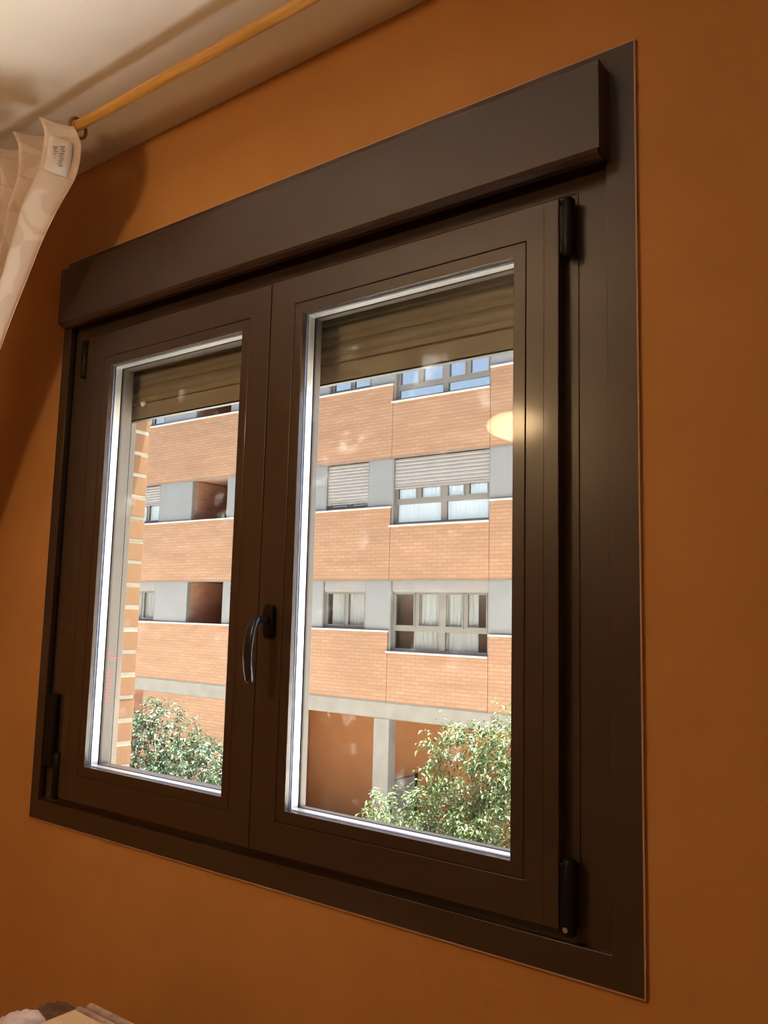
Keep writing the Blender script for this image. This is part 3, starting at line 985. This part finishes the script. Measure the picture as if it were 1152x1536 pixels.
WY = FY + 0.13    # window plane
for bi, (zs, zsb, ztop) in bands.items():
    for x0, x1, kind in secs:
        zb_ = (zsb if kind == 'big' else zs) + 0.045
        if kind == 'grey':
            part(MB().box(x0, x1, FY + 0.03, FY + 0.2, zs + 0.046, ztop - 0.002), 'grey_panel', M['greypanel'], bevel=0.005)
            continue
        if kind == 'loggia':
            lg = part(MB().box(x0 - 0.12, x0, FY + 0.2, FY + 2.15, zs + 0.046, ztop - 0.002), 'loggia_wall', M['brickshade'])
            part(MB().box(x0, x0 + 0.012, FY + 0.16, FY + 0.37, zs + 0.046, ztop - 0.002), 'lit_strip', M['brickfar'], lg)  # orange strip stands in for the lit part of the side wall
            part(MB().box(x1, x1 + 0.12, FY + 0.2, FY + 2.15, zs + 0.046, ztop - 0.002), 'loggia_wall', M['brickshade'])
            part(MB().box(x0, x1, FY + 2.0, FY + 2.15, zs + 0.046, ztop - 0.002), 'loggia_wall', M['brickshade'])
            part(MB().box(x0, x0 + 0.01, FY + 0.035, FY + 0.155, zs + 0.046, ztop - 0.002), 'jamb', M['greyjamb'])
            continue
        # jambs
        fm = MB()
        part(MB().box(x0, x0 + 0.05, FY + 0.03, FY + 0.30, zb_, ztop - 0.002), 'jamb', M['greyjamb'])
        part(MB().box(x1 - 0.03, x1, FY + 0.03, FY + 0.30, zb_, ztop - 0.002), 'jamb', M['greyjamb'])
        a, b_ = x0 + 0.05, x1 - 0.03
        boxh = {0: 0.28, 1: 0.10, 2: 0.27}[bi]
        zt_ = ztop - boxh
        fm.ring((a, b_, zb_, zt_), (a + 0.07, b_ - 0.07, zb_ + 0.08, zt_ - 0.06), WY, WY + 0.06)
        panes = []
        if kind == 'small':
            mid = (a + b_) / 2 + 0.02
            fm.box(mid - 0.055, mid + 0.055, WY, WY + 0.06, zb_ + 0.07, zt_ - 0.05)
            fm.ring((a + 0.06, mid - 0.045, zb_ + 0.07, zt_ - 0.05), (a + 0.10, mid - 0.075, zb_ + 0.11, zt_ - 0.09), WY - 0.015, WY + 0.02)
            fm.ring((mid + 0.045, b_ - 0.06, zb_ + 0.07, zt_ - 0.05), (mid + 0.075, b_ - 0.10, zb_ + 0.11, zt_ - 0.09), WY - 0.015, WY + 0.02)
            panes = [(a + 0.06, mid - 0.05, zb_ + 0.07, zt_ - 0.05), (mid + 0.05, b_ - 0.06, zb_ + 0.07, zt_ - 0.05)]
        else:
            cx = (x0 + x1) / 2 + 0.10
            tz = {0: 7.45, 1: 4.375, 2: 1.10}[bi]
            fm.box(cx - 0.085, cx + 0.085, WY - 0.012, WY + 0.06, zb_ + 0.07, zt_ - 0.05)
            fm.box(a + 0.06, b_ - 0.06, WY - 0.008, WY + 0.06, tz - 0.055, tz + 0.055)
            qs = [(a + cx) / 2 - 0.02, (b_ + cx) / 2 - 0.02]
            for q in qs:
                fm.box(q - 0.06, q + 0.06, WY, WY + 0.06, tz + 0.05, zt_ - 0.05)
            uppers = [(a + 0.06, qs[0] - 0.05), (qs[0] + 0.05, cx - 0.075), (cx + 0.075, qs[1] - 0.05), (qs[1] + 0.05, b_ - 0.06)]
            for u0_, u1_ in uppers:
                fm.ring((u0_, u1_, tz + 0.05, zt_ - 0.05), (u0_ + 0.035, u1_ - 0.035, tz + 0.09, zt_ - 0.09), WY - 0.018, WY + 0.02)
                panes.append((u0_, u1_, tz + 0.05, zt_ - 0.05))
            panes += [(a + 0.06, cx - 0.075, zb_ + 0.07, tz - 0.05), (cx + 0.075, b_ - 0.06, zb_ + 0.07, tz - 0.05)]
        fo = part(fm, 'window', M['greyframe'])
        for p in panes:
            part(MB().box(p[0], p[1], WY + 0.022, WY + 0.032, p[2], p[3]), 'pane', M['farglass'], fo)
        # shutter box and shutter
        if boxh > 0.12:
            part(MB().box(a, b_, WY - 0.07, WY + 0.05, zt_ + 0.002, ztop - 0.004), 'shutter_box', M['blindgrey'], fo, bevel=0.01)
            part(MB().box(a + 0.02, b_ - 0.02, WY - 0.062, WY - 0.02, zt_ - 0.045, zt_ + 0.001), 'shutter_bar', M['blindgrey'], fo)
        if bi == 1:
            zend = 4.775 if kind == 'big' else (4.47 if x0 > -18 else 4.93)
            part(corrugated(MB(), a + 0.01, b_ - 0.01, WY - 0.05, zend, ztop - 0.02, 0.085), 'shutter', M['blindgrey'], fo)
            part(MB().box(a + 0.01, b_ - 0.01, WY - 0.07, WY - 0.03, zend - 0.05, zend - 0.001), 'shutter_bar', M['blindgrey'], fo)
        if bi == 2:
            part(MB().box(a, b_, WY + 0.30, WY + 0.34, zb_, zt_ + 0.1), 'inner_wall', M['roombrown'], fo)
        # white curtains inside
        if bi == 1:
            cr = [(a + 0.08, b_ - 0.08)]
        elif bi == 2 and kind == 'big':
            cr = [(a + 0.62, b_ - 0.35)]
        elif bi == 2:
            cr = [(a + 0.2, b_ - 0.08)]
        else:
            cr = []
        for c0, c1 in cr:
            part(folds(c0, c1, WY + 0.085, zb_ + 0.02, zt_, 0.14, 0.022), 'curtain', M['sheer'], fo, smooth=True)

# ground floor: beam, columns, porch, side wall
part(MB().box(BXL, BXR, FY - 0.02, FY + 0.5, -1.155, -0.785), 'beam', M['concrete'], bevel=0.01)
part(MB().box(BXL, BXR, FY + 0.01, FY + 0.5, -1.185, -1.155), 'beam_lip', M['concrete'])
part(MB().box(BXL, BXR, FY + 0.5, FY + 4.5, -1.15, -0.95), 'porch_ceiling', M['orange'])
for x in (-13.12, -6.3):
    part(MB().box(x, x + 0.49, FY, FY + 0.31, GZ, -1.186), 'column', M['concrete'], bevel=0.012)
part(MB().box(-22.6, -16.8, FY + 0.04, FY + 0.3, GZ, -1.186), 'ground_floor_wall', M['brickfar'])
part(MB().box(-17.0, BXR, FY + 1.7, FY + 1.9, GZ, -1.15), 'porch_wall', M['orange'])
part(MB().box(BXL, -22.6, FY + 2.2, FY + 2.4, GZ, -1.15), 'porch_wall', M['brickshade'])
part(MB().box(-17.0, -16.8, FY + 0.3, FY + 1.7, GZ, -1.15), 'porch_wall', M['orange'])
part(MB().box(-12.86, -12.71, FY + 0.42, FY + 1.32, GZ, -2.77), 'low_wall', M['concrete'])
part(MB().box(-12.74, -12.68, FY + 1.33, FY + 1.42, GZ, -2.70), 'gate_post', M['black'])

# ================================================================== OUTSIDE: trees
def tree(name, label, base, blobs, mat, leaf_len, leaf_w, n_twig, seed, twig_leaves=9):
    rn = random.Random(seed)
    root = empty(name, base, label, 'tree')
    base = Vector(base)
    tr = MB()
    big = max(blobs, key=lambda q: q[3])
    c0 = Vector(big[:3])
    top = c0 + Vector((0, 0, 0.3 * big[3]))
    tr.tube([base, base.lerp(top, 0.35) + Vector((0.06, 0.03, 0)), base.lerp(top, 0.7) + Vector((-0.05, 0, 0)), top], [0.11, 0.085, 0.06, 0.02], 10)
    tr.build('trunk', M['bark'], root, smooth=True)
    brs = MB()
    for q in blobs:
        c = Vector(q[:3])
        st_ = base.lerp(top, 0.55)
        for k in range(2):
            d = Vector((rn.uniform(-1, 1), rn.uniform(-1, 1), rn.uniform(-0.2, 1))).normalized() * q[3] * 0.75
            e = c + d
            brs.tube([st_, st_.lerp(e, 0.5) + Vector((rn.uniform(-.1, .1), rn.uniform(-.1, .1), 0.08)), e], [0.022, 0.012, 0.003], 6)
    bo = brs.build('branches', M['bark'], root, smooth=True)
    bo['kind'] = 'stuff'
    wts = [q[3] ** 2 for q in blobs]
    lf = MB()
    for k in range(n_twig):
        q = rn.choices(blobs, wts)[0]
        while True:
            d = Vector((rn.uniform(-1, 1), rn.uniform(-1, 1), rn.uniform(-1, 1)))
            if 0.02 < d.length <= 1:
                break
        rad = d.length ** 0.45
        d.normalize()
        p = Vector(q[:3]) + Vector((d.x * q[3], d.y * q[3], d.z * q[4])) * rad
        direc = (d + Vector((rn.uniform(-.5, .5), rn.uniform(-.5, .5), rn.uniform(-0.1, 0.9)))).normalized()
        L = rn.uniform(0.12, 0.28)
        for j in range(twig_leaves):
            t = j / (twig_leaves - 1)
            pos = p + direc * L * (t - 0.3) + Vector((0, 0, -0.05 * t * t))
            an = j * 2.4 + rn.uniform(-.4, .4)
            side = direc.orthogonal().normalized()
            side = Matrix.Rotation(an, 3, direc) @ side
            ld = (side * 1.0 + direc * 0.5 + Vector((0, 0, -0.45))).normalized()
            ln = leaf_len * rn.uniform(0.65, 1.15)
            wd = leaf_w * rn.uniform(0.75, 1.2)
            nr = ld.cross(Vector((rn.uniform(-.4, .4), rn.uniform(-.4, .4), 1))).normalized()
            upv = nr.cross(ld).normalized()
            n = len(lf.v)
            a = pos
            m1 = pos + ld * ln * 0.45
            tip = pos + ld * ln + Vector((0, 0, -0.12 * ln))
            lf.v += [tuple(a), tuple(m1 + nr * wd + upv * wd * 0.35), tuple(tip), tuple(m1 - nr * wd + upv * wd * 0.35), tuple(m1)]
            lf.f += [(n, n + 4, n + 1), (n + 1, n + 4, n + 2), (n, n + 3, n + 4), (n + 3, n + 2, n + 4)]
    me = bpy.data.meshes.new('foliage')
    me.from_pydata(lf.v, [], lf.f)
    me.materials.append(mat)
    fo = bpy.data.objects.new('foliage', me)
    C.objects.link(fo)
    attach(fo, root)
    fo['kind'] = 'stuff'
    return root


tree('leafy_tree', 'fresh green leafy tree in front of the concrete column, below the wider pane', (-4.9, 8.0, GZ),
     [(-5.10, 8.0, -0.48, 0.52, 0.58), (-4.55, 8.0, -0.30, 0.45, 0.62), (-4.72, 8.0, 0.22, 0.13, 0.30), (-5.45, 8.0, -0.10, 0.22, 0.26), (-6.05, 7.9, -1.12, 0.42, 0.34), (-5.45, 8.0, -1.10, 0.60, 0.5), (-4.5, 8.0, -1.2, 0.85, 0.7), (-5.5, 8.0, -1.75, 0.9, 0.6), (-4.2, 8.0, -0.6, 0.7, 0.9), (-6.45, 7.9, -1.02, 0.14, 0.22)],
     M['leafR'], 0.080, 0.017, 2000, 5)
tree('glossy_tree', 'dark glossy-leaved tree beside the brick reveal, seen through the narrower pane', (-13.2, 10.0, GZ),
     [(-13.55, 10.0, -1.15, 0.85, 0.72), (-12.35, 10.0, -1.60, 0.75, 0.62), (-14.5, 10.0, -1.6, 0.8, 0.8), (-13.2, 10.0, -2.1, 1.2, 0.8), (-11.8, 10.0, -1.75, 0.6, 0.75), (-13.9, 10.0, -0.62, 0.25, 0.28)],
     M['leafL'], 0.085, 0.024, 1700, 9)
